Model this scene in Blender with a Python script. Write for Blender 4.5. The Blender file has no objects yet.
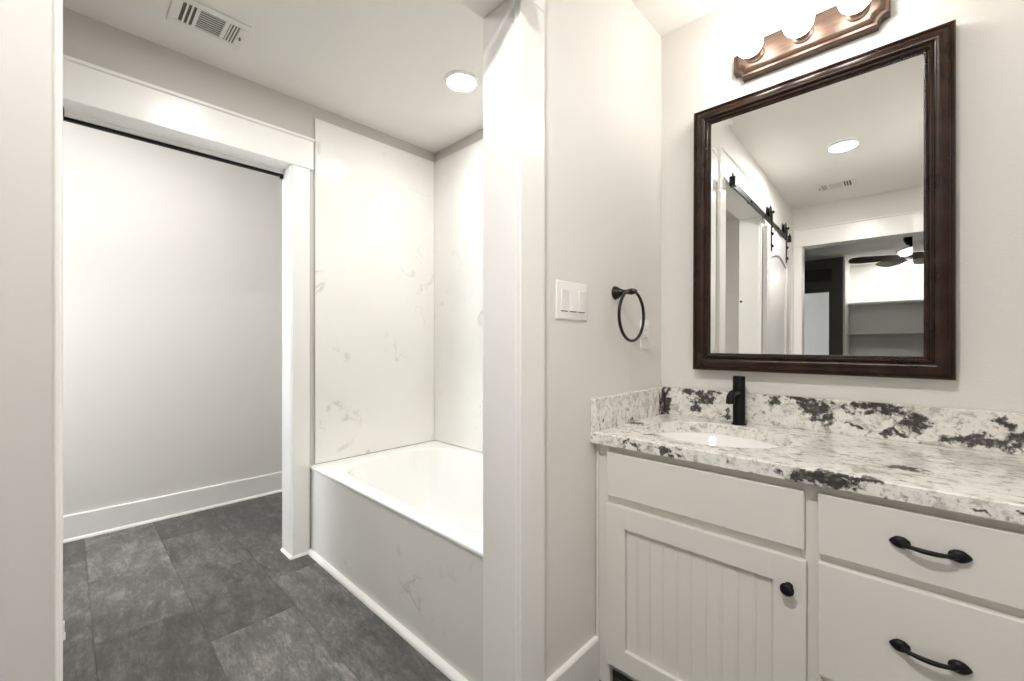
import bpy, bmesh, math, random
from mathutils import Vector, Matrix, Euler

# ------------------------------------------------------------------ camera, sky, exposure
S = bpy.context.scene
COL = S.collection
random.seed(7)
CAM_H = 1.14
cd = bpy.data.cameras.new('camera')
cam = bpy.data.objects.new('camera', cd)
COL.objects.link(cam)
cam.location = (0, 0, CAM_H)
cam.rotation_euler = (math.radians(90), 0, math.radians(43.58))
cd.sensor_width = 36
cd.lens = 423.5 / 1024 * 36
cd.shift_y = 2.0 / 1024
cd.clip_start = 0.01
S.camera = cam
w = bpy.data.worlds.new('sky')
S.world = w
w.use_nodes = True
wn = w.node_tree
bgn = wn.nodes['Background']
bgn.inputs[0].default_value = (0.90, 0.95, 1.0, 1)
bgn.inputs[1].default_value = 16.0
S.view_settings.view_transform = 'Standard'
S.view_settings.look = 'None'
S.view_settings.gamma = 1
S.view_settings.use_curve_mapping = False
S.view_settings.exposure = 0.2
S.cycles.max_bounces = 12
S.cycles.diffuse_bounces = 8
S.cycles.glossy_bounces = 6
S.cycles.caustics_reflective = False

BULB, DOWN, DOWN_TUB, FILL_WC, FAN = 29.0, 460.0, 155.0, 115.0, 22.0

# ------------------------------------------------------------------ materials
def new_mat(name):
    m = bpy.data.materials.new(name)
    m.use_nodes = True
    nt = m.node_tree
    return m, nt, nt.nodes['Principled BSDF']

def bump(nt, b, scale, strength, detail=3, dist=0.002, coord='Object'):
    tc = nt.nodes.new('ShaderNodeTexCoord')
    n = nt.nodes.new('ShaderNodeTexNoise')
    n.inputs['Scale'].default_value = scale
    n.inputs['Detail'].default_value = detail
    bp = nt.nodes.new('ShaderNodeBump')
    bp.inputs['Strength'].default_value = strength
    bp.inputs['Distance'].default_value = dist
    nt.links.new(tc.outputs[coord], n.inputs['Vector'])
    nt.links.new(n.outputs['Fac'], bp.inputs['Height'])
    nt.links.new(bp.outputs['Normal'], b.inputs['Normal'])

def plain(name, col, rough=0.5, metal=0.0, spec=0.5, bmp=None):
    m, nt, b = new_mat(name)
    b.inputs['Base Color'].default_value = (*col, 1)
    b.inputs['Roughness'].default_value = rough
    b.inputs['Metallic'].default_value = metal
    b.inputs['Specular IOR Level'].default_value = spec
    if bmp:
        bump(nt, b, *bmp)
    return m

def emis(name, col, strength):
    m, nt, b = new_mat(name)
    b.inputs['Base Color'].default_value = (0.9, 0.9, 0.9, 1)
    b.inputs['Emission Color'].default_value = (*col, 1)
    b.inputs['Emission Strength'].default_value = strength
    return m

def ramp(nt, stops, fac):
    r = nt.nodes.new('ShaderNodeValToRGB')
    e = r.color_ramp.elements
    while len(e) < len(stops):
        e.new(0.5)
    for el, (p, c) in zip(e, stops):
        el.position = p
        el.color = (*c, 1) if len(c) == 3 else c
    nt.links.new(fac, r.inputs['Fac'])
    return r

def mix(nt, fac, a, b):
    n = nt.nodes.new('ShaderNodeMix')
    n.data_type = 'RGBA'
    for sock, v in ((n.inputs['Factor'], fac), (n.inputs['A'], a), (n.inputs['B'], b)):
        if hasattr(v, 'is_output'):
            nt.links.new(v, sock)
        elif isinstance(v, (int, float)):
            sock.default_value = v
        else:
            sock.default_value = (*v, 1)
    # the colour sockets share names with the float ones: use the last ones
    return n

def mixc(nt, fac, a, b):
    n = nt.nodes.new('ShaderNodeMixRGB')
    for sock, v in ((n.inputs[0], fac), (n.inputs[1], a), (n.inputs[2], b)):
        if hasattr(v, 'is_output'):
            nt.links.new(v, sock)
        elif isinstance(v, (int, float)):
            sock.default_value = v
        else:
            sock.default_value = (*v, 1)
    return n.outputs[0]

def math_n(nt, op, a, b=None, clamp=False):
    n = nt.nodes.new('ShaderNodeMath')
    n.operation = op
    n.use_clamp = clamp
    for i, v in enumerate((a, b)):
        if v is None:
            continue
        if hasattr(v, 'is_output'):
            nt.links.new(v, n.inputs[i])
        else:
            n.inputs[i].default_value = v
    return n.outputs[0]

def noise(nt, vec, scale, detail=4, rough=0.5, dist=0.0):
    n = nt.nodes.new('ShaderNodeTexNoise')
    n.inputs['Scale'].default_value = scale
    n.inputs['Detail'].default_value = detail
    n.inputs['Roughness'].default_value = rough
    n.inputs['Distortion'].default_value = dist
    nt.links.new(vec, n.inputs['Vector'])
    return n

def mapping(nt, vec, loc=(0, 0, 0), rot=(0, 0, 0), sc=(1, 1, 1)):
    n = nt.nodes.new('ShaderNodeMapping')
    n.inputs['Location'].default_value = loc
    n.inputs['Rotation'].default_value = rot
    n.inputs['Scale'].default_value = sc
    nt.links.new(vec, n.inputs['Vector'])
    return n.outputs[0]

def objcoord(nt):
    return nt.nodes.new('ShaderNodeTexCoord').outputs['Object']

def worldpos(nt):
    return nt.nodes.new('ShaderNodeNewGeometry').outputs['Position']

M = {}
M['wall'] = plain('wall_paint', (0.765, 0.745, 0.718), 0.6, bmp=(150, 0.22, 2, 0.003))
M['greige'] = plain('greige_wall', (0.555, 0.538, 0.508), 0.6, bmp=(150, 0.22, 2, 0.003))  # darker grey tone for the left wall and the tub wall
M['ceiling'] = plain('ceiling_paint', (0.785, 0.768, 0.737), 0.8, bmp=(120, 0.15, 2, 0.003))
M['trim'] = plain('trim_paint', (0.85, 0.84, 0.82), 0.28)
M['cabinet'] = plain('cabinet_paint', (0.745, 0.727, 0.687), 0.35, bmp=(40, 0.04, 2, 0.002))
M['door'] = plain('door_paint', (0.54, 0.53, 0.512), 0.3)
M['plastic'] = plain('white_plastic', (0.85, 0.845, 0.83), 0.3)
M['vent'] = plain('vent_enamel', (0.74, 0.73, 0.70), 0.5)
M['slot'] = plain('dark_slot', (0.12, 0.115, 0.10), 0.8)
M['black'] = plain('matte_black_metal', (0.006, 0.006, 0.006), 0.42, 0.0, 0.18)
M['iron'] = plain('black_iron', (0.006, 0.0055, 0.005), 0.42, 0.0, 0.25)
M['porcelain'] = plain('white_porcelain', (0.86, 0.855, 0.84), 0.08)
M['acrylic'] = plain('white_acrylic', (0.86, 0.86, 0.85), 0.12)
M['shadewall'] = plain('shaded_bedroom_wall', (0.095, 0.090, 0.080), 0.6)  # grey wall out of the light; the shade is put into its colour
M['darkwood'] = plain('dark_beam', (0.03, 0.026, 0.021), 0.5)
M['fanblade'] = plain('dark_fan_blade', (0.025, 0.02, 0.017), 0.4)
M['bulb'] = emis('lit_bulb_glass', (1.0, 0.965, 0.91), BULB)
M['lens'] = emis('lit_lens', (1.0, 0.985, 0.955), DOWN)
M['lens_tub'] = emis('lit_lens_tub', (1.0, 0.985, 0.955), DOWN_TUB)
M['fill_lens_wc'] = emis('lit_added_lens_wc', (1.0, 0.98, 0.95), FILL_WC)
M['lens_bed'] = emis('lit_lens_bedroom', (1.0, 0.985, 0.955), 110.0)
M['fanlight'] = emis('lit_fan_shade', (1.0, 0.97, 0.92), FAN)
M['mirror'] = plain('mirror_glass', (0.90, 0.905, 0.89), 0.0, 1.0)

# bronze back plate
def _bronze():
    m, nt, b = new_mat('brushed_bronze')
    v = mapping(nt, objcoord(nt), sc=(6, 60, 60))
    n = noise(nt, v, 3, 3)
    c = ramp(nt, [(0.3, (0.07, 0.044, 0.032)), (0.7, (0.12, 0.078, 0.056))], n.outputs['Fac'])
    nt.links.new(c.outputs[0], b.inputs['Base Color'])
    b.inputs['Metallic'].default_value = 0.55
    b.inputs['Roughness'].default_value = 0.38
    return m
M['bronze'] = _bronze()
M['oil_bronze'] = plain('oil_rubbed_bronze', (0.012, 0.007, 0.005), 0.3, 0.0, 0.35)

def _frame():
    m, nt, b = new_mat('dark_walnut_frame')
    v = mapping(nt, objcoord(nt), sc=(8, 8, 8))
    n = noise(nt, v, 2.2, 4, 0.5, 0.4)
    c = ramp(nt, [(0.3, (0.014, 0.0058, 0.0028)), (0.72, (0.033, 0.0145, 0.0068))], n.outputs['Fac'])
    nt.links.new(c.outputs[0], b.inputs['Base Color'])
    b.inputs['Roughness'].default_value = 0.27
    b.inputs['Specular IOR Level'].default_value = 0.32
    return m
M['frame'] = _frame()

def _marble(name, seed, lo=0.54):
    m, nt, b = new_mat(name)
    p = mapping(nt, objcoord(nt), loc=(seed, seed * 1.7, seed * 0.6), rot=(0.5, 0.3, 0.4))
    n1 = noise(nt, p, 2.4, 5, 0.55, 0.6)
    d = math_n(nt, 'ABSOLUTE', math_n(nt, 'SUBTRACT', n1.outputs['Fac'], 0.5))
    vein = ramp(nt, [(0.0, (1, 1, 1)), (0.016, (0, 0, 0))], d)
    brk = noise(nt, p, 4.3, 3)
    brk2 = ramp(nt, [(lo, (0, 0, 0)), (lo + 0.13, (1, 1, 1))], brk.outputs['Fac'])
    fac = math_n(nt, 'MULTIPLY', math_n(nt, 'MULTIPLY', vein.outputs[0], brk2.outputs[0]), 0.42)
    cloud = noise(nt, p, 2.2, 4)
    base = ramp(nt, [(0.3, (0.80, 0.79, 0.755)), (0.7, (0.85, 0.845, 0.82))], cloud.outputs['Fac'])
    c = mixc(nt, fac, base.outputs[0], (0.36, 0.35, 0.33))
    nt.links.new(c, b.inputs['Base Color'])
    b.inputs['Roughness'].default_value = 0.09
    return m
M['marble'] = _marble('white_cultured_marble', 3.0)
M['marble_apron'] = _marble('white_cultured_marble_apron', 8.3, 0.55)

def _granite():
    m, nt, b = new_mat('speckled_granite')
    P = worldpos(nt)
    wv = nt.nodes.new('ShaderNodeVectorMath'); wv.operation = 'SUBTRACT'
    nw = noise(nt, P, 26, 4, 0.6)
    nt.links.new(nw.outputs['Color'], wv.inputs[0]); wv.inputs[1].default_value = (0.5, 0.5, 0.5)
    sc = nt.nodes.new('ShaderNodeVectorMath'); sc.operation = 'SCALE'
    nt.links.new(wv.outputs[0], sc.inputs[0]); sc.inputs['Scale'].default_value = 0.085
    ad = nt.nodes.new('ShaderNodeVectorMath'); ad.operation = 'ADD'
    nt.links.new(P, ad.inputs[0]); nt.links.new(sc.outputs[0], ad.inputs[1])
    Q = ad.outputs[0]
    # base: warm white with beige and grey grains, streaked
    g1 = noise(nt, mapping(nt, P, rot=(0, 0, 0.5), sc=(1, 1.6, 1.2)), 30, 6, 0.62, 0.6)
    base = ramp(nt, [(0.28, (0.28, 0.265, 0.24)), (0.39, (0.60, 0.58, 0.535)), (0.48, (0.80, 0.785, 0.745)), (0.70, (0.88, 0.865, 0.83))], g1.outputs['Fac'])
    g2 = noise(nt, P, 115, 3, 0.6)
    spk = ramp(nt, [(0.60, (0, 0, 0)), (0.70, (1, 1, 1))], g2.outputs['Fac'])
    col = mixc(nt, math_n(nt, 'MULTIPLY', spk.outputs[0], 0.45), base.outputs[0], (0.24, 0.225, 0.20))
    # mid-grey smoky clouds
    g3 = noise(nt, mapping(nt, Q, loc=(4, 2, 1), rot=(0.2, 0.3, 0.6), sc=(1, 2.0, 1.2)), 7.5, 5, 0.62, 0.4)
    smoke = ramp(nt, [(0.57, (0, 0, 0)), (0.66, (1, 1, 1))], g3.outputs['Fac'])
    col = mixc(nt, math_n(nt, 'MULTIPLY', smoke.outputs[0], 0.62), col, (0.34, 0.32, 0.29))
    # the large dark mineral patches, each at its own place
    total = None
    patches = [  # x, y, z, rx, ry, rz
        (-0.762, 1.73, 0.90, .032, .05, .085), (-0.668, 1.73, 0.94, .028, .04, .026), (-0.60, 1.73, 0.925, .05, .04, .030), (-0.63, 1.73, 0.885, .026, .03, .03), (-0.56, 1.73, 0.945, .03, .04, .014), (-0.52, 1.73, 0.862, .016, .03, .014),
        (-0.365, 1.73, 0.935, .022, .04, .025), (-0.24, 1.73, 0.92, .055, .05, .04), (-0.285, 1.73, 0.948, .05, .04, .016), (-0.21, 1.73, 0.89, .03, .04, .02), (-0.09, 1.73, 0.935, .095, .04, .020), (0.0, 1.73, 0.905, .05, .04, .034),
        (-0.05, 1.73, 0.866, .045, .04, .013), (-0.145, 1.73, 0.87, .02, .03, .01), (0.13, 1.73, 0.868, .095, .04, .020), (0.21, 1.73, 0.885, .04, .04, .03), (0.17, 1.73, 0.925, .03, .04, .012),
        (-0.175, 1.20, 0.822, .085, .03, .020), (-0.115, 1.208, 0.834, .085, .03, .011), (-0.64, 1.20, 0.826, .030, .02, .013), (-0.53, 1.20, 0.828, .036, .02, .013), (-0.475, 1.20, 0.815, .018, .02, .010), (-0.51, 1.20, 0.812, .016, .02, .007),
        (0.085, 1.20, 0.818, .03, .02, .008), (0.15, 1.20, 0.825, .02, .02, .012), (-0.02, 1.37, 0.843, .05, .022, .03), (-0.735, 1.45, 0.843, .035, .035, .03), (-0.62, 1.29, 0.843, .035, .014, .03)]
    for (x, y, z, rx, ry, rz) in patches:
        v = mapping(nt, Q, loc=(-x / rx, -y / ry, -z / rz), sc=(1 / rx, 1 / ry, 1 / rz))
        ln = nt.nodes.new('ShaderNodeVectorMath'); ln.operation = 'LENGTH'
        nt.links.new(v, ln.inputs[0])
        val = math_n(nt, 'SUBTRACT', 1.15, ln.outputs['Value'], True)
        total = val if total is None else math_n(nt, 'MAXIMUM', total, val)
    g4 = noise(nt, P, 62, 4, 0.65)
    tm = math_n(nt, 'ADD', total, math_n(nt, 'MULTIPLY', math_n(nt, 'SUBTRACT', g4.outputs['Fac'], 0.5), 2.0))
    dk = ramp(nt, [(0.14, (0, 0, 0)), (0.50, (1, 1, 1))], tm)
    g5 = noise(nt, P, 80, 3, 0.6)
    dcol = ramp(nt, [(0.36, (0.008, 0.0065, 0.006)), (0.54, (0.030, 0.025, 0.022)), (0.70, (0.20, 0.18, 0.165))], g5.outputs['Fac'])
    col = mixc(nt, math_n(nt, 'MULTIPLY', dk.outputs[0], 0.94), col, dcol.outputs[0])
    nt.links.new(col, b.inputs['Base Color'])
    b.inputs['Roughness'].default_value = 0.12
    return m
M['granite'] = _granite()

def _slate():
    m, nt, b = new_mat('slate_floor_tile')
    P = worldpos(nt)
    sx = nt.nodes.new('ShaderNodeSeparateXYZ')
    nt.links.new(P, sx.inputs[0])
    ry = math_n(nt, 'DIVIDE', math_n(nt, 'SUBTRACT', sx.outputs['Y'], 0.07 - 0.305 * 40), 0.305)
    row = math_n(nt, 'FLOOR', ry)
    fy = math_n(nt, 'FRACT', ry)
    odd = math_n(nt, 'MODULO', row, 2.0)
    rx = math_n(nt, 'ADD', math_n(nt, 'DIVIDE', math_n(nt, 'ADD', sx.outputs['X'], 2.243 + 0.6 * 20), 0.6), math_n(nt, 'MULTIPLY', odd, 0.5))
    colm = math_n(nt, 'FLOOR', rx)
    fx = math_n(nt, 'FRACT', rx)
    cb = nt.nodes.new('ShaderNodeCombineXYZ')
    nt.links.new(colm, cb.inputs[0]); nt.links.new(row, cb.inputs[1]); cb.inputs[2].default_value = 4.0
    wn_ = nt.nodes.new('ShaderNodeTexWhiteNoise'); wn_.noise_dimensions = '3D'
    nt.links.new(cb.outputs[0], wn_.inputs['Vector'])
    # each tile has its own piece of slate
    off = nt.nodes.new('ShaderNodeVectorMath'); off.operation = 'MULTIPLY_ADD'
    nt.links.new(wn_.outputs['Color'], off.inputs[0]); off.inputs[1].default_value = (17, 23, 11)
    nt.links.new(P, off.inputs[2])
    T = mapping(nt, off.outputs[0], rot=(0, 0, 0.35), sc=(1, 2.3, 1))
    n1 = noise(nt, T, 6.5, 9, 0.7, 0.45)
    n2 = noise(nt, mapping(nt, T, sc=(1, 1.8, 1)), 26, 8, 0.75, 0.8)
    h = math_n(nt, 'ADD', math_n(nt, 'MULTIPLY', n1.outputs['Fac'], 0.58), math_n(nt, 'MULTIPLY', n2.outputs['Fac'], 0.42))
    c = ramp(nt, [(0.39, (0.056, 0.056, 0.053)), (0.5, (0.104, 0.103, 0.098)), (0.60, (0.20, 0.195, 0.182))], h)
    val = math_n(nt, 'ADD', math_n(nt, 'MULTIPLY', wn_.outputs['Value'], 0.75), 0.66)
    hs = nt.nodes.new('ShaderNodeHueSaturation')
    nt.links.new(c.outputs[0], hs.inputs['Color']); nt.links.new(val, hs.inputs['Value'])
    # joints
    dx = math_n(nt, 'MULTIPLY', math_n(nt, 'SUBTRACT', 0.5, math_n(nt, 'ABSOLUTE', math_n(nt, 'SUBTRACT', fx, 0.5))), 0.6)
    dy = math_n(nt, 'MULTIPLY', math_n(nt, 'SUBTRACT', 0.5, math_n(nt, 'ABSOLUTE', math_n(nt, 'SUBTRACT', fy, 0.5))), 0.305)
    d = math_n(nt, 'MINIMUM', dx, dy)
    j = ramp(nt, [(0.0010, (1, 1, 1)), (0.0022, (0, 0, 0))], d)
    col = mixc(nt, math_n(nt, 'MULTIPLY', j.outputs[0], 0.5), hs.outputs[0], (0.022, 0.022, 0.021))
    nt.links.new(col, b.inputs['Base Color'])
    b.inputs['Roughness'].default_value = 0.42
    bp = nt.nodes.new('ShaderNodeBump')
    bp.inputs['Strength'].default_value = 0.35
    bp.inputs['Distance'].default_value = 0.004
    nt.links.new(math_n(nt, 'SUBTRACT', h, j.outputs[0]), bp.inputs['Height'])
    nt.links.new(bp.outputs['Normal'], b.inputs['Normal'])
    return m
M['slate'] = _slate()

# ------------------------------------------------------------------ mesh helpers
def BM():
    return bmesh.new()

def box(bm, x0, x1, y0, y1, z0, z1, bev=0.0, seg=2):
    t = bmesh.new()
    r = bmesh.ops.create_cube(t, size=1)
    bmesh.ops.scale(t, vec=(abs(x1 - x0), abs(y1 - y0), abs(z1 - z0)), verts=t.verts)
    bmesh.ops.translate(t, vec=((x0 + x1) / 2, (y0 + y1) / 2, (z0 + z1) / 2), verts=t.verts)
    if bev:
        bmesh.ops.bevel(t, geom=list(t.edges), offset=bev, segments=seg, profile=0.5, affect='EDGES')
    join(bm, t)

def join(bm, t, mat=None):
    me = bpy.data.meshes.new('tmp')
    if mat is not None:
        bmesh.ops.transform(t, matrix=mat, verts=t.verts)
    t.to_mesh(me); t.free()
    bm.from_mesh(me)
    bpy.data.meshes.remove(me)

def prism(bm, poly, axis, a0, a1, bev=0.0):
    """poly: 2D points in the other two axes (in x,y,z order), extruded along axis from a0 to a1"""
    t = bmesh.new()
    def P(p, a):
        if axis == 'x': return (a, p[0], p[1])
        if axis == 'y': return (p[0], a, p[1])
        return (p[0], p[1], a)
    A = [t.verts.new(P(p, a0)) for p in poly]
    B = [t.verts.new(P(p, a1)) for p in poly]
    n = len(poly)
    t.faces.new(A); t.faces.new(B[::-1])
    for i in range(n):
        t.faces.new((A[i], B[i], B[(i + 1) % n], A[(i + 1) % n]))
    bmesh.ops.recalc_face_normals(t, faces=t.faces)
    if bev:
        bmesh.ops.bevel(t, geom=list(t.edges), offset=bev, segments=2, profile=0.5, affect='EDGES')
    join(bm, t)

def lathe(bm, prof, mat=None, n=32):
    """prof: (r, z) from bottom to top, around z; ends closed where r > 0"""
    t = bmesh.new()
    rings = []
    for r, z in prof:
        if r < 1e-6:
            rings.append([t.verts.new((0, 0, z))])
        else:
            rings.append([t.verts.new((r * math.cos(2 * math.pi * i / n), r * math.sin(2 * math.pi * i / n), z)) for i in range(n)])
    for a, b in zip(rings, rings[1:]):
        for i in range(n):
            j = (i + 1) % n
            if len(a) == 1 and len(b) == 1: continue
            if len(a) == 1: t.faces.new((a[0], b[j], b[i]))
            elif len(b) == 1: t.faces.new((a[i], a[j], b[0]))
            else: t.faces.new((a[i], a[j], b[j], b[i]))
    if len(rings[0]) > 1: t.faces.new(rings[0][::-1])
    if len(rings[-1]) > 1: t.faces.new(rings[-1])
    bmesh.ops.recalc_face_normals(t, faces=t.faces)
    join(bm, t, mat)

def tube(bm, pts, rad, n=12, closed=False):
    """pts: list of Vectors; rad: number or list"""
    t = bmesh.new()
    pts = [Vector(p) for p in pts]
    N = len(pts)
    rads = rad if isinstance(rad, (list, tuple)) else [rad] * N
    up = None
    rings = []
    for i, p in enumerate(pts):
        if closed: d = pts[(i + 1) % N] - pts[i - 1]
        else: d = pts[min(i + 1, N - 1)] - pts[max(i - 1, 0)]
        d.normalize()
        if up is None:
            up = Vector((0, 0, 1)) if abs(d.z) < 0.9 else Vector((1, 0, 0))
        s = d.cross(up).normalized()
        up = s.cross(d).normalized()
        rings.append([t.verts.new(p + rads[i] * (math.cos(2 * math.pi * k / n) * s + math.sin(2 * math.pi * k / n) * up)) for k in range(n)])
    pairs = list(zip(rings, rings[1:]))
    if closed: pairs.append((rings[-1], rings[0]))
    for a, b in pairs:
        for i in range(n):
            t.faces.new((a[i], a[(i + 1) % n], b[(i + 1) % n], b[i]))
    if not closed:
        t.faces.new(rings[0][::-1]); t.faces.new(rings[-1])
    bmesh.ops.recalc_face_normals(t, faces=t.faces)
    join(bm, t)

def ball(bm, c, r, sub=2, sc=(1, 1, 1), rot=None):
    t = bmesh.new()
    bmesh.ops.create_icosphere(t, subdivisions=sub, radius=r)
    m = Matrix.Translation(c) @ (rot.to_matrix().to_4x4() if rot else Matrix.Identity(4)) @ Matrix.Diagonal((*sc, 1))
    join(bm, t, m)

def loops(bm, rings, cap_first=False, cap_last=True):
    t = bmesh.new()
    R = [[t.verts.new(p) for p in ring] for ring in rings]
    n = len(R[0])
    for a, b in zip(R, R[1:]):
        for i in range(n):
            j = (i + 1) % n
            t.faces.new((a[i], a[j], b[j], b[i]))
    if cap_last: t.faces.new(R[-1])
    if cap_first: t.faces.new(R[0][::-1])
    bmesh.ops.recalc_face_normals(t, faces=t.faces)
    join(bm, t)

def org(o):
    return Vector(o.get('_org', (0, 0, 0))) if o else Vector((0, 0, 0))

ORIG = {}
def obj(name, bm, mat, parent=None, smooth=False, at=None):
    """link bm (built in world coordinates) as one mesh object; its origin is moved to the thing's base or to `at`"""
    me = bpy.data.meshes.new(name)
    base = Vector(at) if at is not None else (ORIG[parent.name] if parent else None)
    if base is None:
        co = [v.co for v in bm.verts]
        base = Vector(((min(c.x for c in co) + max(c.x for c in co)) / 2, (min(c.y for c in co) + max(c.y for c in co)) / 2, min(c.z for c in co)))
    bmesh.ops.translate(bm, vec=-base, verts=bm.verts)
    bm.to_mesh(me); bm.free()
    if smooth is True:
        for p in me.polygons: p.use_smooth = True
    elif smooth:
        me.polygons.foreach_set('use_smooth', [True] * len(me.polygons))
        me.set_sharp_from_angle(angle=math.radians(smooth))
    me.materials.append(M[mat] if isinstance(mat, str) else mat)
    o = bpy.data.objects.new(name, me)
    COL.objects.link(o)
    ORIG[o.name] = base
    if parent:
        o.parent = parent
        o.location = base - ORIG[parent.name]
    else:
        o.location = base
    return o

def thing(name, label, cat, loc, group=None):
    o = bpy.data.objects.new(name, None)
    COL.objects.link(o)
    o.empty_display_size = 0.05
    o.location = loc
    ORIG[o.name] = Vector(loc)
    return tag(o, label, cat, group)

def tag(o, label, cat, group=None, kind=None):
    o['label'] = label; o['category'] = cat
    if group: o['group'] = group
    if kind: o['kind'] = kind
    return o

def struct(name, bm, mat, label, cat):
    return tag(obj(name, bm, mat), label, cat, kind='structure')

def dup(root, loc, label, group=None):
    r = root.copy(); COL.objects.link(r); r.location = loc
    ORIG[r.name] = Vector(loc)
    r['label'] = label
    if group: r['group'] = group
    for ch in list(root.children):
        c = ch.copy(); COL.objects.link(c); c.parent = r
        for g in list(ch.children):
            d = g.copy(); COL.objects.link(d); d.parent = c
    return r

def rotmat(axis_from_z, loc):
    q = Vector((0, 0, 1)).rotation_difference(Vector(axis_from_z))
    return Matrix.Translation(loc) @ q.to_matrix().to_4x4()

# ------------------------------------------------------------------ dimensions
XL, XS, YM, ZC = -2.40, -0.785, 1.75, 2.445
XT = -0.905                 # tub-room side of the partition
XR = 0.245                  # right wall
YE = -1.25                  # entry wall
XA = -3.53                  # far wall of the side room
ZH = 2.08                   # opening height
YO0, YO1 = -0.004, 0.834    # clear opening of the partition
LO0, LO1 = -0.016, 0.818    # clear opening of the left wall

# ------------------------------------------------------------------ the setting
b = BM(); box(b, -3.70, 1.8, YE - 0.12, YM + 0.1, -0.10, 0.0); box(b, -2.75, 1.8, -6.0, YE - 0.12, -0.10, 0.0)
struct('floor', b, 'slate', 'dark grey slate-look tile floor laid in staggered rows', 'floor')
b = BM(); box(b, -3.70, 1.8, YE - 0.12, YM + 0.1, ZC, ZC + 0.10); box(b, -2.75, 1.8, -6.0, YE - 0.12, ZC, ZC + 0.10)
struct('ceiling', b, 'ceiling', 'flat off-white painted ceiling', 'ceiling')
b = BM(); box(b, XT - 0.0, XR + 0.12, YM, YM + 0.10, 0, ZC)
struct('wall_back', b, 'wall', 'light textured wall behind the vanity mirror', 'wall')
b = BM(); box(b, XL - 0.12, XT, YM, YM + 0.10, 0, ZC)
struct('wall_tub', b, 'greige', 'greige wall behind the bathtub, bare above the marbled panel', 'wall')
b = BM(); box(b, -3.70, XL - 0.12, YM, YM + 0.10, 0, ZC)
struct('wall_rear', b, 'wall', 'pale end wall of the space beyond the left opening', 'wall')
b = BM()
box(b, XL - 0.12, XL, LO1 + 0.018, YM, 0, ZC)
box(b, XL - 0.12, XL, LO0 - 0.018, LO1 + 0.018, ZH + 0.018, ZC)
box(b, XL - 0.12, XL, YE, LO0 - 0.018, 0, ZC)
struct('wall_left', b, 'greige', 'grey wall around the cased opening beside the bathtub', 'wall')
b = BM()
box(b, XT, XS, YO1 + 0.018, YM, 0, ZC)
box(b, XT, XS, YO0 - 0.018, YO1 + 0.018, ZH + 0.018, ZC)
box(b, XT, XS, YE, YO0 - 0.018, 0, ZC)
struct('wall_partition', b, 'wall', 'textured partition wall carrying the light switch and towel ring', 'wall')
b = BM(); box(b, XR, XR + 0.10, YE, YM, 0, ZC)
struct('wall_right', b, 'wall', 'plain wall at the right end of the vanity', 'wall')
b = BM(); box(b, XA - 0.12, XA, YE, YM, 0, ZC)
struct('wall_alcove', b, 'wall', 'plain pale wall seen through the cased opening on the left', 'wall')
# entry wall behind the camera, with its doorway to the bedroom
EX0, EX1 = -0.700, 0.160
b = BM()
WX0, WX1, WZ0, WZ1 = -3.46, -2.80, 0.85, 2.15
box(b, -3.70, WX0, YE - 0.12, YE, 0, ZC)
box(b, WX0, WX1, YE - 0.12, YE, 0, WZ0)
box(b, WX0, WX1, YE - 0.12, YE, WZ1, ZC)
box(b, WX1, EX0 - 0.018, YE - 0.12, YE, 0, ZC)
box(b, EX0 - 0.018, EX1 + 0.018, YE - 0.12, YE, ZH + 0.018, ZC)
box(b, EX1 + 0.018, 1.8, YE - 0.12, YE, 0, ZC)
struct('wall_front', b, 'wall', 'entry wall with the doorway to the bedroom, seen in the mirror', 'wall')

b = BM()
box(b, WX0, WX1, YE - 0.09, YE - 0.05, WZ0, WZ0 + 0.04); box(b, WX0, WX1, YE - 0.09, YE - 0.05, WZ1 - 0.04, WZ1)
box(b, WX0, WX0 + 0.04, YE - 0.09, YE - 0.05, WZ0, WZ1); box(b, WX1 - 0.04, WX1, YE - 0.09, YE - 0.05, WZ0, WZ1)
struct('added_window_1', b, 'trim', 'white frame of an unseen window added to light the space beyond the left opening', 'window')  # window added out of view to brighten the side room

# jamb linings
def lining(name, axis, a0, a1, c0, c1, label):
    b = BM(); k = 0.018
    def B(p0, p1, q0, q1, z0, z1):
        if axis == 'x': box(b, q0, q1, p0, p1, z0, z1, 0.0015, 1)   # wall plane normal to x, opening along y
        else: box(b, p0, p1, q0, q1, z0, z1, 0.0015, 1)
    B(a0 - k, a0, c0, c1, 0, ZH + k)
    B(a1, a1 + k, c0, c1, 0, ZH + k)
    B(a0, a1, c0, c1, ZH, ZH + k)
    return struct(name, b, 'trim', label, 'door jamb')
lining('door_1', 'x', YO0, YO1, XT - 0.006, XS + 0.004, 'white jamb lining the opening between vanity and tub room')
lining('door_2', 'x', LO0, LO1, XL - 0.13, XL + 0.004, 'white jamb lining the opening in the left wall')
lining('door_3', 'y', EX0, EX1, YE - 0.124, YE + 0.004, 'white jamb lining the bedroom doorway, seen in the mirror')

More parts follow.
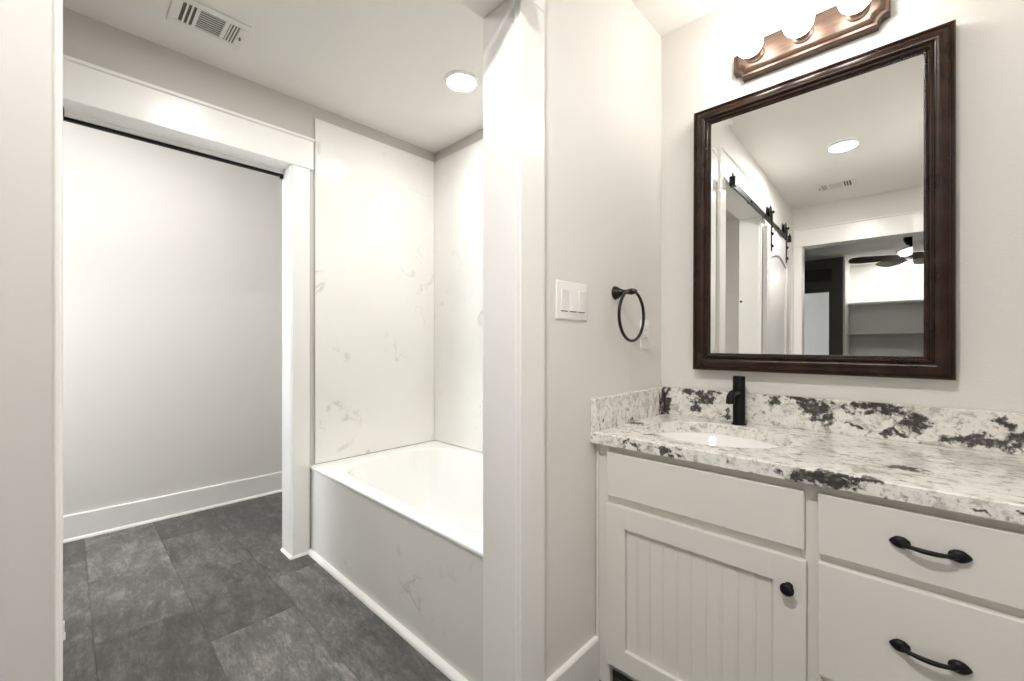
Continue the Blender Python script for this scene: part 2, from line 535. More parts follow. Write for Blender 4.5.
# craftsman casings: two legs and a header with a thin cap
trim_no = [0]
def trim(bm, label, cat='trim', mat='trim'):
    trim_no[0] += 1
    return struct('trim_%d' % trim_no[0], bm, mat, label, cat)
def casing(axis, a0, a1, face, sgn, where, w0=0.09, w1=0.09, ov=0.018, th=0.026):
    def B(b, p0, p1, d, z0, z1, bev=0.0025):
        q0, q1 = sorted((face, face + sgn * d))
        if axis == 'x': box(b, q0, q1, p0, p1, z0, z1, bev, 1)
        else: box(b, p0, p1, q0, q1, z0, z1, bev, 1)
    if w0:
        b = BM(); B(b, a0 - w0, a0 - 0.003, 0.02, 0, ZH); trim(b, 'white casing board on the %s' % where[0], 'casing')
    if w1:
        b = BM(); B(b, a1 + 0.003, a1 + w1, 0.02, 0, ZH); trim(b, 'white casing board on the %s' % where[1], 'casing')
    b = BM(); e0, e1 = ov, ov
    B(b, a0 - w0 - e0, a1 + w1 + e1, th, ZH, ZH + 0.152)
    B(b, a0 - w0 - e0 * 1.3, a1 + w1 + e1 * 1.3, th + 0.008, ZH + 0.152, ZH + 0.168, 0.004)
    trim(b, 'white header board with a thin cap over the %s' % where[2], 'casing')
casing('x', YO0, YO1, XS, 1, ('barn door side of the vanity opening', 'switch side of the vanity opening', 'opening between vanity and tub room'), 0.10, 0.106, 0.002, 0.021)
casing('x', LO0, LO1, XL, 1, ('far jamb of the left wall opening', 'bathtub side of the left wall opening', 'opening in the left wall'), 0.09, 0.091)
casing('y', EX0, EX1, YE, 1, ('left edge of the bedroom doorway in the mirror', 'right edge of the bedroom doorway in the mirror', 'bedroom doorway seen in the mirror'), 0.065, 0.065, 0.0)

# baseboards and quarter round
def baseboard(name, axis, a0, a1, face, sgn, label, h=0.148, shoe=True):
    b = BM()
    t = 0.015
    prof = [(0, 0), (t, 0), (t, h - 0.006), (t - 0.004, h), (0, h)]
    prism(b, [(face + sgn * p, z) for p, z in prof] if axis == 'y' else [(face + sgn * p, z) for p, z in prof], 'y' if axis == 'y' else 'x', a0, a1)
    if shoe:
        r = 0.014
        q = [(t, 0)] + [(t + r * math.cos(i * math.pi / 12), r * 1.1 * math.sin(i * math.pi / 12)) for i in range(7)]
        prism(b, [(face + sgn * p, z) for p, z in q], 'y' if axis == 'y' else 'x', a0, a1)
    return struct(name, b, 'trim', label, 'baseboard')
baseboard('baseboard_alcove', 'y', YE, YM, XA, 1, 'tall white baseboard along the wall beyond the left opening')
baseboard('baseboard_partition', 'y', YO1 + 0.107, 1.234, XS, 1, 'white baseboard between the opening casing and vanity cabinet', shoe=False)
baseboard('baseboard_front', 'y', YE + 0.021, YO0 - 0.102, XS, 1, 'white baseboard behind the barn door')
def quarter(bm, p0, p1, nrm, r=0.018):
    """quarter-round strip on the floor from p0 to p1, bulging towards nrm"""
    t = bmesh.new(); rings = []
    for p in (p0, p1):
        rings.append([t.verts.new((p[0] + nrm[0] * o, p[1] + nrm[1] * o, z)) for o, z in
                      [(0, 0)] + [(r * math.cos(i * math.pi / 12), r * math.sin(i * math.pi / 12)) for i in range(7)]])
    n = len(rings[0])
    for i in range(n): t.faces.new((rings[0][i], rings[0][(i + 1) % n], rings[1][(i + 1) % n], rings[1][i]))
    t.faces.new(rings[0]); t.faces.new(rings[1][::-1])
    bmesh.ops.recalc_face_normals(t, faces=t.faces)
    join(bm, t)
b = BM(); quarter(b, (XL + 0.02, LO1 - 0.011, 0), (XL + 0.02, 0.9, 0), (1, 0), 0.012); quarter(b, (XL - 0.12, LO1, 0), (XL + 0.031, LO1, 0), (0, -1), 0.012)
trim(b, 'white quarter-round moulding at the foot of the casing beside the tub', 'moulding')
b = BM(); quarter(b, (XL + 0.02, LO0 - 0.09, 0), (XL + 0.02, LO0 + 0.012, 0), (1, 0), 0.02); box(b, XL - 0.0, XL + 0.04, LO0, LO0 + 0.010, 0, 0.06, 0.003)
trim(b, 'chipped white moulding end at the foot of the far left jamb', 'moulding')
b = BM(); quarter(b, (XL + 0.02, 0.915, 0), (XT, 0.915, 0), (0, -1), 0.022)
trim(b, 'bright white quarter-round strip along the foot of the tub apron', 'moulding')

# ------------------------------------------------------------------ bathtub and its surround
YT, ZT = 0.915, 0.467
X0, X1, Y0, Y1 = XL + 0.002, XT - 0.002, YT, YM - 0.002
tub = thing('bathtub', 'white alcove bathtub with a rectangular rim and marbled apron', 'bathtub', ((X0 + X1) / 2, (Y0 + Y1) / 2, 0))
N = 96
def sup(cx, cy, rx, ry, e, z):
    out = []
    for i in range(N):
        a = 2 * math.pi * i / N
        c, s = math.cos(a), math.sin(a)
        out.append((cx + rx * math.copysign(abs(c) ** (2 / e), c), cy + ry * math.copysign(abs(s) ** (2 / e), s), z))
    return out
def rect(x0, x1, y0, y1, z):
    cx, cy, rx, ry = (x0 + x1) / 2, (y0 + y1) / 2, (x1 - x0) / 2, (y1 - y0) / 2
    out = []
    for i in range(N):
        a = 2 * math.pi * i / N
        c, s = math.cos(a), math.sin(a)
        k = 1 / max(abs(c), abs(s))
        out.append((cx + rx * c * k, cy + ry * s * k, z))
    return out
cx, cy = -1.655, 1.335
b = BM()
loops(b, [rect(X0, X1, Y0 + 0.004, Y1, ZT - 0.018), rect(X0, X1, Y0 - 0.001, Y1, ZT - 0.017), rect(X0, X1, Y0 - 0.003, Y1, ZT - 0.013), rect(X0, X1, Y0 - 0.003, Y1, ZT - 0.004), rect(X0 + .001, X1 - .001, Y0 - 0.0005, Y1 - .001, ZT),
          rect(X0 + .01, X1 - .01, Y0 + 0.012, Y1 - .005, ZT + .001),
          rect(X0 + .013, X1 - .013, Y0 + 0.016, Y1 - .008, ZT - .0015), rect(X0 + .016, X1 - .016, Y0 + 0.020, Y1 - .011, ZT + .001),
          sup(cx, cy, 0.645, 0.362, 5, ZT), sup(cx, cy, 0.634, 0.352, 5, ZT - 0.003), sup(cx, cy, 0.624, 0.343, 4.8, ZT - 0.014),
          sup(cx, cy, 0.612, 0.333, 4.5, ZT - 0.06), sup(cx, cy, 0.585, 0.315, 4.2, ZT - 0.2), sup(cx, cy, 0.56, 0.30, 4.0, ZT - 0.31),
          sup(cx, cy, 0.53, 0.28, 3.6, ZT - 0.355), sup(cx, cy, 0.47, 0.24, 3, ZT - 0.375), sup(cx, cy, 0.2, 0.1, 2.2, ZT - 0.38)])
obj('tub_shell', b, 'acrylic', tub, 28)
b = BM(); box(b, X0 + 0.001, X1, Y0 + 0.001, Y0 + 0.02, 0, ZT - 0.016, 0.002)
obj('apron', b, 'marble_apron', tub)['label'] = 'marbled greige apron panel'
b = BM(); lathe(b, [(0.028, ZT - 0.382), (0.03, ZT - 0.377), (0.02, ZT - 0.375), (0, ZT - 0.376)], Matrix.Translation((cx + 0.42, cy, 0)))
obj('drain', b, 'black', tub, 40)

PZ0, PZ1 = ZT + 0.004, 2.376
def panel(x0, x1, y0, y1, label):
    b = BM(); box(b, x0, x1, y0, y1, PZ0, PZ1, 0.003)
    tag(obj('shower_panel', b, 'marble'), label, 'wall panel', 'marbled wall panels around the bathtub')
panel(XL + 0.001, XL + 0.013, 0.940, YM - 0.014, 'white marbled wall panel between the cased opening and the tub corner')
panel(XL + 0.001, XT - 0.001, YM - 0.013, YM - 0.001, 'white marbled wall panel along the back of the bathtub')
panel(XT - 0.013, XT - 0.001, 0.945, YM - 0.014, 'white marbled wall panel on the partition end of the bathtub')

# black sliding track under the header of the left opening
t = thing('sliding_track', 'thin black metal track under the header of the left opening', 'track', (XL - 0.112, 0.4, 2.046))
b = BM(); box(b, XL - 0.122, XL - 0.106, LO0 + 0.002, LO1 - 0.002, 2.046, 2.060, 0.001, 1)
obj('rail', b, 'black', t)
b = BM(); box(b, XL - 0.124, XL - 0.104, LO1 - 0.016, LO1 - 0.001, 2.037, 2.056, 0.002, 1)
obj('end_stop', b, 'black', t)

b = BM(); box(b, XL - 0.130, XL - 0.100, LO0, LO1, 2.0605, 2.0799, 0.001, 1)
trim(b, 'white stop strip above the black track in the left opening')
# ------------------------------------------------------------------ recessed lights and vents
def downlight(loc, lens, label):
    t = thing('recessed_light', label, 'ceiling light', loc, 'round recessed ceiling lights')
    x, y, z = loc
    b = BM(); lathe(b, [(0.0715, -0.0125), (0.074, -0.012), (0.084, -0.005), (0.086, -0.001), (0.086, 0.0), (0.0715, 0.0)], Matrix.Translation(loc), 48)
    # ring: remove the caps so the lens shows
    for f in [f for f in b.faces if len(f.verts) > 4]: b.faces.remove(f)
    obj('trim_ring', b, 'plastic', t, 40)
    b = BM(); lathe(b, [(0, -0.012), (0.03, -0.0118), (0.072, -0.0095), (0.072, -0.004), (0, -0.004)], Matrix.Translation(loc), 48)
    obj('lens', b, lens, t, 40)
    return t
downlight((-1.638, 1.357, ZC), 'lens_tub', 'lit round recessed light in the ceiling above the bathtub')
downlight((-1.638, 0.45, ZC), 'lens_tub', 'unseen round recessed light added in the tub room ceiling in front of the left opening')  # lamp added above the view to brighten the tub room
downlight((-0.305, 0.0, ZC), 'lens', 'lit round recessed light in the vanity room ceiling, reflected in the mirror')
downlight((-2.78, 0.35, ZC), 'fill_lens_wc', 'unseen round recessed light added in the ceiling beyond the left opening')  # unseen lamp added as light for the side room

def vent(cx, cy, rz, label):
    t = thing('ceiling_vent', label, 'air vent', (cx, cy, ZC), 'white ceiling registers')
    z = ZC
    L, W = 0.126, 0.100         # half length (local y), half width (local x)
    R = Matrix.Translation((cx, cy, 0)) @ Matrix.Rotation(rz, 4, 'Z')
    def tb(bx, bm, bev=0.0):
        q = bmesh.new(); box(q, *bx, bev, 1); join(bm, q, R)
    b = BM(); ih, il = 0.066, 0.094
    # face plate with one long opening in three sections
    def plate(x0, x1, y0, y1): tb((x0, x1, y0, y1, z - 0.006, z), b, 0.0015)
    plate(-W, -ih, -L, L); plate(ih, W, -L, L); plate(-ih, ih, -L, -il); plate(-ih, ih, il, L)
    plate(-ih, ih, -0.046, -0.038); plate(-ih, ih, 0.044, 0.060)
    obj('face_plate', b, 'vent', t)
    b = BM(); tb((-ih - 0.004, ih + 0.004, -il - 0.004, il + 0.004, z - 0.0015, z - 0.0002), b)
    obj('duct_opening', b, 'slot', t)['label'] = 'dark opening behind the louvres'
    for k in range(3):
        y = -il + 0.012 + k * 0.016
        b = BM(); tb((-ih, ih, y, y + 0.006, z - 0.005, z - 0.0015), b); obj('slat', b, 'vent', t)
    for k in range(3):
        y = 0.063 + k * 0.0105
        b = BM(); tb((-ih, ih, y, y + 0.005, z - 0.005, z - 0.0015), b); obj('slat', b, 'vent', t)
    for k in range(9):
        x = -ih + 0.006 + k * 0.0145
        b = BM(); tb((x, x + 0.0025, -0.038, 0.044, z - 0.005, z - 0.0015), b); obj('louvre', b, 'vent', t)
    b = BM(); tb((-0.004, 0.004, il + 0.010, il + 0.016, z - 0.018, z - 0.006), b, 0.001); obj('damper_lever', b, 'slot', t)
    return t
vent(-2.087, 0.401, 0, 'white ceiling vent with three louvred sections above the left opening')
vent(-0.41, -0.78, math.pi / 2, 'white ceiling vent over the entry, reflected in the mirror')

# ------------------------------------------------------------------ vanity
YF = 1.240   # face frame front
VX0, VX1 = XS + 0.002, XR - 0.002
van = thing('vanity_cabinet', 'off-white vanity cabinet with beadboard door and black hardware', 'cabinet', ((VX0 + VX1) / 2, 1.5, 0))
b = BM()
box(b, VX0 + 0.018, VX1 - 0.018, YF + 0.02, YM - 0.002, 0.095, 0.113)     # carcass: floor, back, centre divider
box(b, VX0 + 0.018, VX1 - 0.018, YM - 0.008, YM - 0.002, 0.113, 0.803)
box(b, -0.189, -0.171, YF + 0.02, YM - 0.008, 0.113, 0.803)
box(b, VX0, VX1, YF + 0.075, YF + 0.09, 0.0, 0.095)                   # toe board
box(b, VX0, VX0 + 0.018, YF + 0.02, YM - 0.002, 0, 0.803)
box(b, VX1 - 0.018, VX1, YF + 0.02, YM - 0.002, 0, 0.803)
obj('carcass', b, 'cabinet', van)
b = BM()
box(b, VX0, VX0 + 0.050, YF, YF + 0.02, 0.0, 0.804, 0.001, 1)
box(b, -0.200, -0.160, YF, YF + 0.02, 0.085, 0.804, 0.001, 1)
box(b, VX1 - 0.04, VX1, YF, YF + 0.02, 0.0, 0.804, 0.001, 1)
for x0, x1 in ((VX0 + 0.05, -0.200), (-0.160, VX1 - 0.04)):
    box(b, x0, x1, YF, YF + 0.02, 0.770, 0.804, 0.001, 1)
    box(b, x0, x1, YF, YF + 0.02, 0.612, 0.645, 0.001, 1)
    box(b, x0, x1, YF, YF + 0.02, 0.085, 0.115, 0.001, 1)
box(b, -0.160, VX1 - 0.04, YF, YF + 0.02, 0.335, 0.365, 0.001, 1)
# scribe moulding against the partition
box(b, VX0, VX0 + 0.010, YF - 0.006, YF, 0.0, 0.804, 0.002, 1)
obj('face_frame', b, 'cabinet', van)
b = BM(); box(b, -0.7335, -0.1935, YF - 0.020, YF, 0.640, 0.782, 0.003, 2)
obj('false_drawer_front', b, 'cabinet', van)
# door: shaker frame and a beadboard panel
DX0, DX1, DZ0, DZ1, ST = -0.7355, -0.1895, 0.090, 0.6135, 0.068
b = BM()
box(b, DX0, DX0 + ST, YF - 0.020, YF, DZ0, DZ1, 0.002, 2)
box(b, DX1 - ST, DX1, YF - 0.020, YF, DZ0, DZ1, 0.002, 2)
box(b, DX0 + ST - .001, DX1 - ST + .001, YF - 0.020, YF, DZ1 - ST, DZ1, 0.002, 2)
box(b, DX0 + ST - .001, DX1 - ST + .001, YF - 0.020, YF, DZ0, DZ0 + ST, 0.002, 2)
cdoor = obj('door', b, 'cabinet', van)
b = BM()
px0, px1 = DX0 + ST, DX1 - ST
poly = [(px0, YF - 0.002)]
nb = 10
wv = (px1 - px0) / nb
for k in range(nb):
    a = px0 + k * wv
    yb = YF - 0.0085
    poly += [(a + 0.0004, yb + 0.0018), (a + 0.0022, yb), (a + wv - 0.0072, yb), (a + wv - 0.0062, yb + 0.0012), (a + wv - 0.0052, yb), (a + wv - 0.0022, yb), (a + wv - 0.0004, yb + 0.0018)]
poly += [(px1, YF - 0.002)]
prism(b, poly, 'z', DZ0 + ST - 0.001, DZ1 - ST + 0.001)
obj('beadboard_panel', b, 'cabinet', cdoor)
b = BM()
lathe(b, [(0.010, 0), (0.0105, 0.003), (0.006, 0.006), (0.0055, 0.013), (0.0135, 0.017), (0.0165, 0.0215), (0.0155, 0.026), (0.009, 0.0295), (0, 0.0305)],
      rotmat((0, -1, 0), (-0.224, YF - 0.020, 0.5435)) @ Matrix.Diagonal((0.92, 0.92, 1, 1)), 28)
obj('knob', b, 'iron', cdoor, True)['label'] = 'round black knob'

def pull(parent, xc, zc_, y):
    b = BM()
    half = 0.0455
    for s in (-1, 1):
        # spade-shaped ends
        t_ = bmesh.new()
        prof = [(0, -0.017), (0.006, -0.0155), (0.0115, -0.008), (0.0128, 0.0), (0.0112, 0.007), (0.0075, 0.012), (0.0035, 0.016), (0, 0.018)]
        lathe(t_, [(r, z) for r, z in prof], None, 20)
        m = Matrix.Translation((xc + s * (half - 0.002), y - 0.005, zc_)) @ Matrix.Rotation(s * math.pi / 2, 4, 'Y') @ Matrix.Diagonal((1.0, 0.7, 1, 1))
        join(b, t_, m)
        # post
        tube(b, [(xc + s * (half - 0.006), y, zc_), (xc + s * (half - 0.008), y - 0.012, zc_), (xc + s * (half - 0.016), y - 0.019, zc_ - 0.001)], [0.007, 0.0065, 0.0048], 10)
    pts, rads = [], []
    for i in range(13):
        u = -1 + 2 * i / 12
        pts.append((xc + u * (half - 0.014), y - 0.019 - 0.004 * (1 - u * u), zc_ - 0.0015 * (1 - u * u)))
        rads.append(0.0038 + 0.0012 * (1 - u * u))
    tube(b, pts, rads, 12)
    return obj('handle', b, 'iron', parent, 60)
for z0, z1, zh in ((0.6425, 0.7845, 0.7175), (0.3575, 0.6225, 0.4985), (0.090, 0.340, 0.215)):
    b = BM(); box(b, -0.1665, 0.2085, YF - 0.020, YF, z0, z1, 0.003, 2)
    d = obj('drawer', b, 'cabinet', van)
    h = pull(d, 0.0205, zh, YF - 0.020)
    h['label'] = 'black spade-ended handle'

# counter: slab with an oval cut-out
CY0, CZ0, CZ1 = 1.203, 0.805, 0.843
SX, SY, SRX, SRY = -0.478, 1.463, 0.213, 0.182
b = BM()
def rect2(x0, x1, y0, y1, z, n=N):
    out = []
    # rectangle hit by rays from the sink centre, so the slab has no crossing faces
    for i in range(n):
        a = 2 * math.pi * i / n
        c, s = math.cos(a), math.sin(a)
        ks = []
        if c > 1e-9: ks.append((x1 - SX) / c)
        if c < -1e-9: ks.append((x0 - SX) / c)
        if s > 1e-9: ks.append((y1 - SY) / s)
        if s < -1e-9: ks.append((y0 - SY) / s)
        k = min(ks)
        out.append([SX + c * k, SY + s * k, z])
    # snap the nearest ray to each corner
    for qx in (x0, x1):
        for qy in (y0, y1):
            j = min(range(n), key=lambda i: (out[i][0] - qx) ** 2 + (out[i][1] - qy) ** 2)
            out[j] = [qx, qy, z]
    return [tuple(p) for p in out]
def ell(rx, ry, z): return [(SX + rx * math.cos(2 * math.pi * i / N), SY + ry * math.sin(2 * math.pi * i / N), z) for i in range(N)]
cx0, cx1, cy1 = XS + 0.001, XR - 0.001, YM - 0.001
e = 0.003
loops(b, [ell(SRX, SRY, CZ0), rect2(cx0, cx1, CY0 + e, cy1, CZ0), rect2(cx0, cx1, CY0, cy1, CZ0 + e), rect2(cx0, cx1, CY0, cy1, CZ1 - e), rect2(cx0, cx1, CY0 + e, cy1, CZ1),
          ell(SRX + 0.002, SRY + 0.002, CZ1), ell(SRX, SRY, CZ1 - 0.002), ell(SRX, SRY, CZ0)], False, False)
tag(obj('countertop', b, 'granite', None, 40), 'white granite vanity counter with dark patches and an oval sink cut-out', 'countertop')
b = BM(); box(b, XS + 0.022, XR - 0.001, YM - 0.021, YM - 0.001, CZ1, 0.953, 0.0015, 1)
tag(obj('backsplash', b, 'granite'), 'long granite backsplash with dark patches under the mirror', 'backsplash')
b = BM(); box(b, XS + 0.001, XS + 0.021, CY0, YM - 0.001, CZ1, 0.953, 0.0015, 1)
tag(obj('backsplash', b, 'granite'), 'short pale granite side splash against the switch wall', 'backsplash')
# sink
b = BM()
loops(b, [ell(SRX + 0.022, SRY + 0.022, CZ0 - 0.014), ell(SRX + 0.022, SRY + 0.022, CZ0 - 0.001), ell(SRX - 0.004, SRY - 0.004, CZ0 - 0.001), ell(SRX - 0.012, SRY - 0.012, CZ0 - 0.012),
          ell(SRX - 0.030, SRY - 0.030, CZ0 - 0.06), ell(SRX - 0.075, SRY - 0.07, CZ0 - 0.11), ell(SRX - 0.13, SRY - 0.115, CZ0 - 0.13), ell(0.025, 0.025, CZ0 - 0.136)])
sk = tag(obj('sink', b, 'porcelain', None, 60), 'white oval undermount sink set into the granite counter', 'sink')
b = BM(); lathe(b, [(0.022, -0.136), (0.023, -0.133), (0.012, -0.1315), (0, -0.132)], Matrix.Translation((SX, SY, CZ0)))
obj('drain', b, 'black', sk, 40)

# faucet
FX, FY = -0.463, 1.682
f = thing('faucet', 'matte black single-hole faucet behind the sink', 'faucet', (FX, FY, CZ1))
T = Matrix.Translation((FX, FY, CZ1))
b = BM(); lathe(b, [(0.025, 0), (0.025, 0.004), (0.0215, 0.006), (0.0205, 0.008), (0.0205, 0.172), (0.019, 0.175), (0, 0.175)], T, 36)
obj('body', b, 'black', f, 40)
b = BM()
pts = [(FX, FY - 0.010, CZ1 + 0.118), (FX, FY - 0.05, CZ1 + 0.119), (FX, FY - 0.082, CZ1 + 0.117), (FX, FY - 0.098, CZ1 + 0.108), (FX, FY - 0.104, CZ1 + 0.094), (FX, FY - 0.104, CZ1 + 0.086)]
tube(b, pts, [0.0125, 0.0125, 0.0125, 0.0128, 0.013, 0.013], 20)
obj('spout', b, 'black', f, 50)
b = BM()
tube(b, [(FX, FY - 0.015, CZ1 + 0.158), (FX, FY - 0.055, CZ1 + 0.163)], [0.0045, 0.0038], 12); ball(b, (FX, FY - 0.057, CZ1 + 0.163), 0.0055)
obj('lever', b, 'black', f, 60)

# ------------------------------------------------------------------ wall mirror (hangs a little loose: bottom and left edge stand off)
MC = Vector((-0.276, 1.715, 1.5405))
MW, MH = 0.3595, 0.5065           # half size of the frame
mir = thing('wall_mirror', 'wall mirror in a dark brown moulded frame with a beaded inner edge', 'mirror', MC)
mir.rotation_euler = Euler((-0.010, 0, 0.009), 'XYZ')
prof = [(0.000, 0.027), (0.000, -0.004), (0.003, -0.009), (0.008, -0.010), (0.010, -0.007), (0.013, -0.007), (0.020, -0.0125), (0.029, -0.0155), (0.037, -0.0145), (0.043, -0.0095), (0.0445, -0.0065),
        (0.047, -0.0065), (0.049, -0.0105), (0.053, -0.0105), (0.055, -0.006), (0.058, -0.004), (0.064, -0.003), (0.0655, -0.001), (0.0655, 0.027)]
b = BM()
def mring(s, d): return [(MC.x + sx * (MW - s), MC.y + d, MC.z + sz * (MH - s)) for sx, sz in ((-1, -1), (1, -1), (1, 1), (-1, 1))]
loops(b, [mring(s, d) for s, d in prof] + [mring(*prof[0])], False, False)
obj('frame', b, 'frame', mir, 35)
b = BM()
iw, ih = MW - 0.0605, MH - 0.0605
for (n, length, fn) in ((0, 2 * iw, lambda u, s: (MC.x - iw + u, MC.y - 0.0035, MC.z + s * ih)), (1, 2 * ih, lambda u, s: (MC.x + s * iw, MC.y - 0.0035, MC.z - ih + u))):
    k = round(length / 0.0085)
    for s in (-1, 1):
        for i in range(k + 1):
            ball(b, fn(length * i / k, s), 0.0036, 1)
obj('beading', b, 'frame', mir, True)
gw, gh, bw = MW - 0.0645, MH - 0.0645, 0.024
b = BM()
def gring(ins, d): return [b.verts.new((MC.x + sx * (gw - ins), MC.y + d, MC.z + sz * (gh - ins))) for sx, sz in ((-1, -1), (1, -1), (1, 1), (-1, 1))]
g0, g1 = gring(0, -0.00068), gring(bw, 0)
b.faces.new(g1)
for i in range(4): b.faces.new((g0[i], g0[(i + 1) % 4], g1[(i + 1) % 4], g1[i]))
bmesh.ops.recalc_face_normals(b, faces=b.faces)
gl = obj('glass', b, 'mirror', mir)
gl['label'] = 'clear mirror glass with a slanted border'
b = BM(); box(b, MC.x - gw, MC.x + gw, MC.y + 0.004, MC.y + 0.020, MC.z - gh, MC.z + gh)
obj('backing_board', b, 'darkwood', mir)

# ------------------------------------------------------------------ vanity light bar
LX0, LX1, LZ0, LZ1 = -0.4915, -0.0545, 2.115, 2.2335
lb = thing('vanity_light', 'bronze vanity light bar with three lit globe bulbs', 'wall light', ((LX0 + LX1) / 2, YM, (LZ0 + LZ1) / 2))
def scoop(ins, nr):
    x0, x1, z0, z1 = LX0 + ins, LX1 - ins, LZ0 + ins, LZ1 - ins
    r = nr
    out = []
    for (cx_, cz_, a0) in ((x0, z0, 90), (x1, z0, 180), (x1, z1, 270), (x0, z1, 0)):
        for i in range(7):
            a = math.radians(a0 - 15 * i)
            out.append((cx_ + r * math.cos(a), cz_ + r * math.sin(a)))
    return out
b = BM()
def ring3(ins, nr, y): return [(x, y, z) for x, z in scoop(ins, nr)]
loops(b, [ring3(0, 0.028, YM - 0.0005), ring3(0, 0.028, YM - 0.030), ring3(0.003, 0.0275, YM - 0.034), ring3(0.010, 0.026, YM - 0.035), ring3(0.020, 0.024, YM - 0.046), ring3(0.024, 0.023, YM - 0.047)], True, True)
obj('back_plate', b, 'bronze', lb, 35)
for x in (-0.4165, -0.273, -0.1295):
    b = BM(); lathe(b, [(0.030, 0), (0.030, 0.004), (0.0235, 0.008), (0.021, 0.026), (0.019, 0.028), (0, 0.028)], rotmat((0, -1, 0), (x, YM - 0.047, 2.176)), 28)
    so = obj('socket', b, 'bronze', lb, 40)
    b = BM()
    pr = [(0.0135, 0), (0.016, 0.006)]
    R_ = 0.0425; c0 = 0.006 + math.sqrt(R_ ** 2 - 0.016 ** 2)
    for i in range(1, 19):
        a = math.asin(0.016 / R_) + (math.pi - math.asin(0.016 / R_)) * i / 18
        pr.append((R_ * math.sin(a) if i < 18 else 0, c0 - R_ * math.cos(a)))
    lathe(b, pr, rotmat((0, -1, 0), (x, YM - 0.075, 2.176)), 32)
    obj('bulb', b, 'bulb', lb, True)['label'] = 'lit frosted globe bulb'

# ------------------------------------------------------------------ switch, outlet, towel ring
def plate(y0, y1, z0, z1, t=0.0055):
    b = BM()
    r0 = [(XS + 0.0002, y, z) for y, z in ((y0, z0), (y1, z0), (y1, z1), (y0, z1))]
    def rr(ins, d): return [(XS + d, y, z) for y, z in ((y0 + ins, z0 + ins), (y1 - ins, z0 + ins), (y1 - ins, z1 - ins), (y0 + ins, z1 - ins))]
    loops(b, [rr(0, 0.0002), rr(0, 0.0022), rr(0.002, 0.0045), rr(0.006, t)], True, True)
    return b
sw = thing('light_switch', 'white three-gang light switch beside the opening casing', 'light switch', (XS, 1.0985, 1.2705))
obj('plate', plate(1.0155, 1.1815, 1.2115, 1.3295), 'plastic', sw, 30)
for k, yc in enumerate((1.052, 1.0985, 1.145)):
    b = BM()
    y0, y1 = yc - 0.0165, yc + 0.0165
    up = k == 1
    za, zb = 1.2375, 1.3035
    pts = [(XS + 0.005, za), (XS + 0.005, zb), (XS + (0.0068 if up else 0.0105), zb - 0.001), (XS + 0.0075, (za + zb) / 2), (XS + (0.0105 if up else 0.0068), za + 0.001)]
    prism(b, pts, 'y', y0, y1, 0.0006)
    obj('rocker', b, 'plastic', sw)
    b = BM(); box(b, XS + 0.0048, XS + 0.0060, y0 - 0.0012, y1 + 0.0012, za - 0.0022, za + 0.0002); obj('gap', b, 'slot', sw)['label'] = 'dark slit under the rocker'
    for z in (1.2225, 1.3185):
        b = BM(); lathe(b, [(0.0032, 0), (0.0030, 0.0009), (0, 0.0011)], rotmat((1, 0, 0), (XS + 0.0053, yc, z)), 12); obj('screw', b, 'plastic', sw, 40)

ot = thing('power_outlet', 'white outlet plate half hidden behind the towel ring', 'outlet', (XS, 1.592, 1.173))
obj('plate', plate(1.557, 1.627, 1.1155, 1.2305), 'plastic', ot, 30)
b = BM(); box(b, XS + 0.005, XS + 0.0072, 1.575, 1.609, 1.139, 1.207, 0.001, 1)
ins = obj('receptacle', b, 'plastic', ot)
for z in (1.157, 1.189):
    b = BM(); box(b, XS + 0.0068, XS + 0.0074, 1.5845, 1.5865, z - 0.004, z + 0.004); box(b, XS + 0.0068, XS + 0.0074, 1.5975, 1.5995, z - 0.004, z + 0.004); obj('slot', b, 'slot', ins)

tr = thing('towel_ring', 'dark bronze towel ring between light switch and vanity corner', 'towel ring', (XS, 1.365, 1.319))
b = BM()
lathe(b, [(0.0245, 0), (0.0245, 0.003), (0.022, 0.006), (0.0225, 0.009), (0.0175, 0.016), (0.0125, 0.026), (0.0085, 0.036), (0.0085, 0.052), (0.0105, 0.056), (0.0115, 0.066), (0.009, 0.076), (0.006, 0.080), (0.0055, 0.084), (0, 0.086)],
      rotmat((1, 0, 0), (XS, 1.365, 1.319)), 32)
obj('mount', b, 'oil_bronze', tr, 60)
b = BM()
RR = 0.0885
tube(b, [(XS + 0.066, 1.365 + RR * math.sin(2 * math.pi * i / 64), 1.319 - RR + 0.006 + RR * math.cos(2 * math.pi * i / 64) - 0.002) for i in range(64)], 0.0054, 12, True)
obj('ring', b, 'oil_bronze', tr, True)

# ------------------------------------------------------------------ barn door and its rail on the near side of the partition
DX = -0.728                    # front face of the barn door
dY1, dY0 = -0.0105, -0.80
bd = thing('barn_door', 'white panelled barn door parked beside the opening', 'barn door', (DX - 0.016, (dY0 + dY1) / 2, 0.012))
b = BM(); sw_ = 0.115; xb = DX - 0.032
box(b, xb, DX, dY1 - sw_, dY1, 0.012, 2.012, 0.002, 1)
box(b, xb, DX, dY0, dY0 + sw_, 0.012, 2.012, 0.002, 1)
box(b, xb, DX, dY0 + sw_, dY1 - sw_, 0.012, 0.24, 0.002, 1)
box(b, xb, DX, dY0 + sw_, dY1 - sw_, 0.90, 1.05, 0.002, 1)
# arched top rail
poly = [(dY0 + sw_, 2.012), (dY1 - sw_, 2.012), (dY1 - sw_, 1.80)]
for i in range(1, 12):
    u = i / 12
    poly.append((dY1 - sw_ + (dY0 - dY1 + 2 * sw_) * u, 1.80 + 0.055 * math.sin(math.pi * u)))
poly.append((dY0 + sw_, 1.80))
prism(b, poly, 'x', xb, DX)
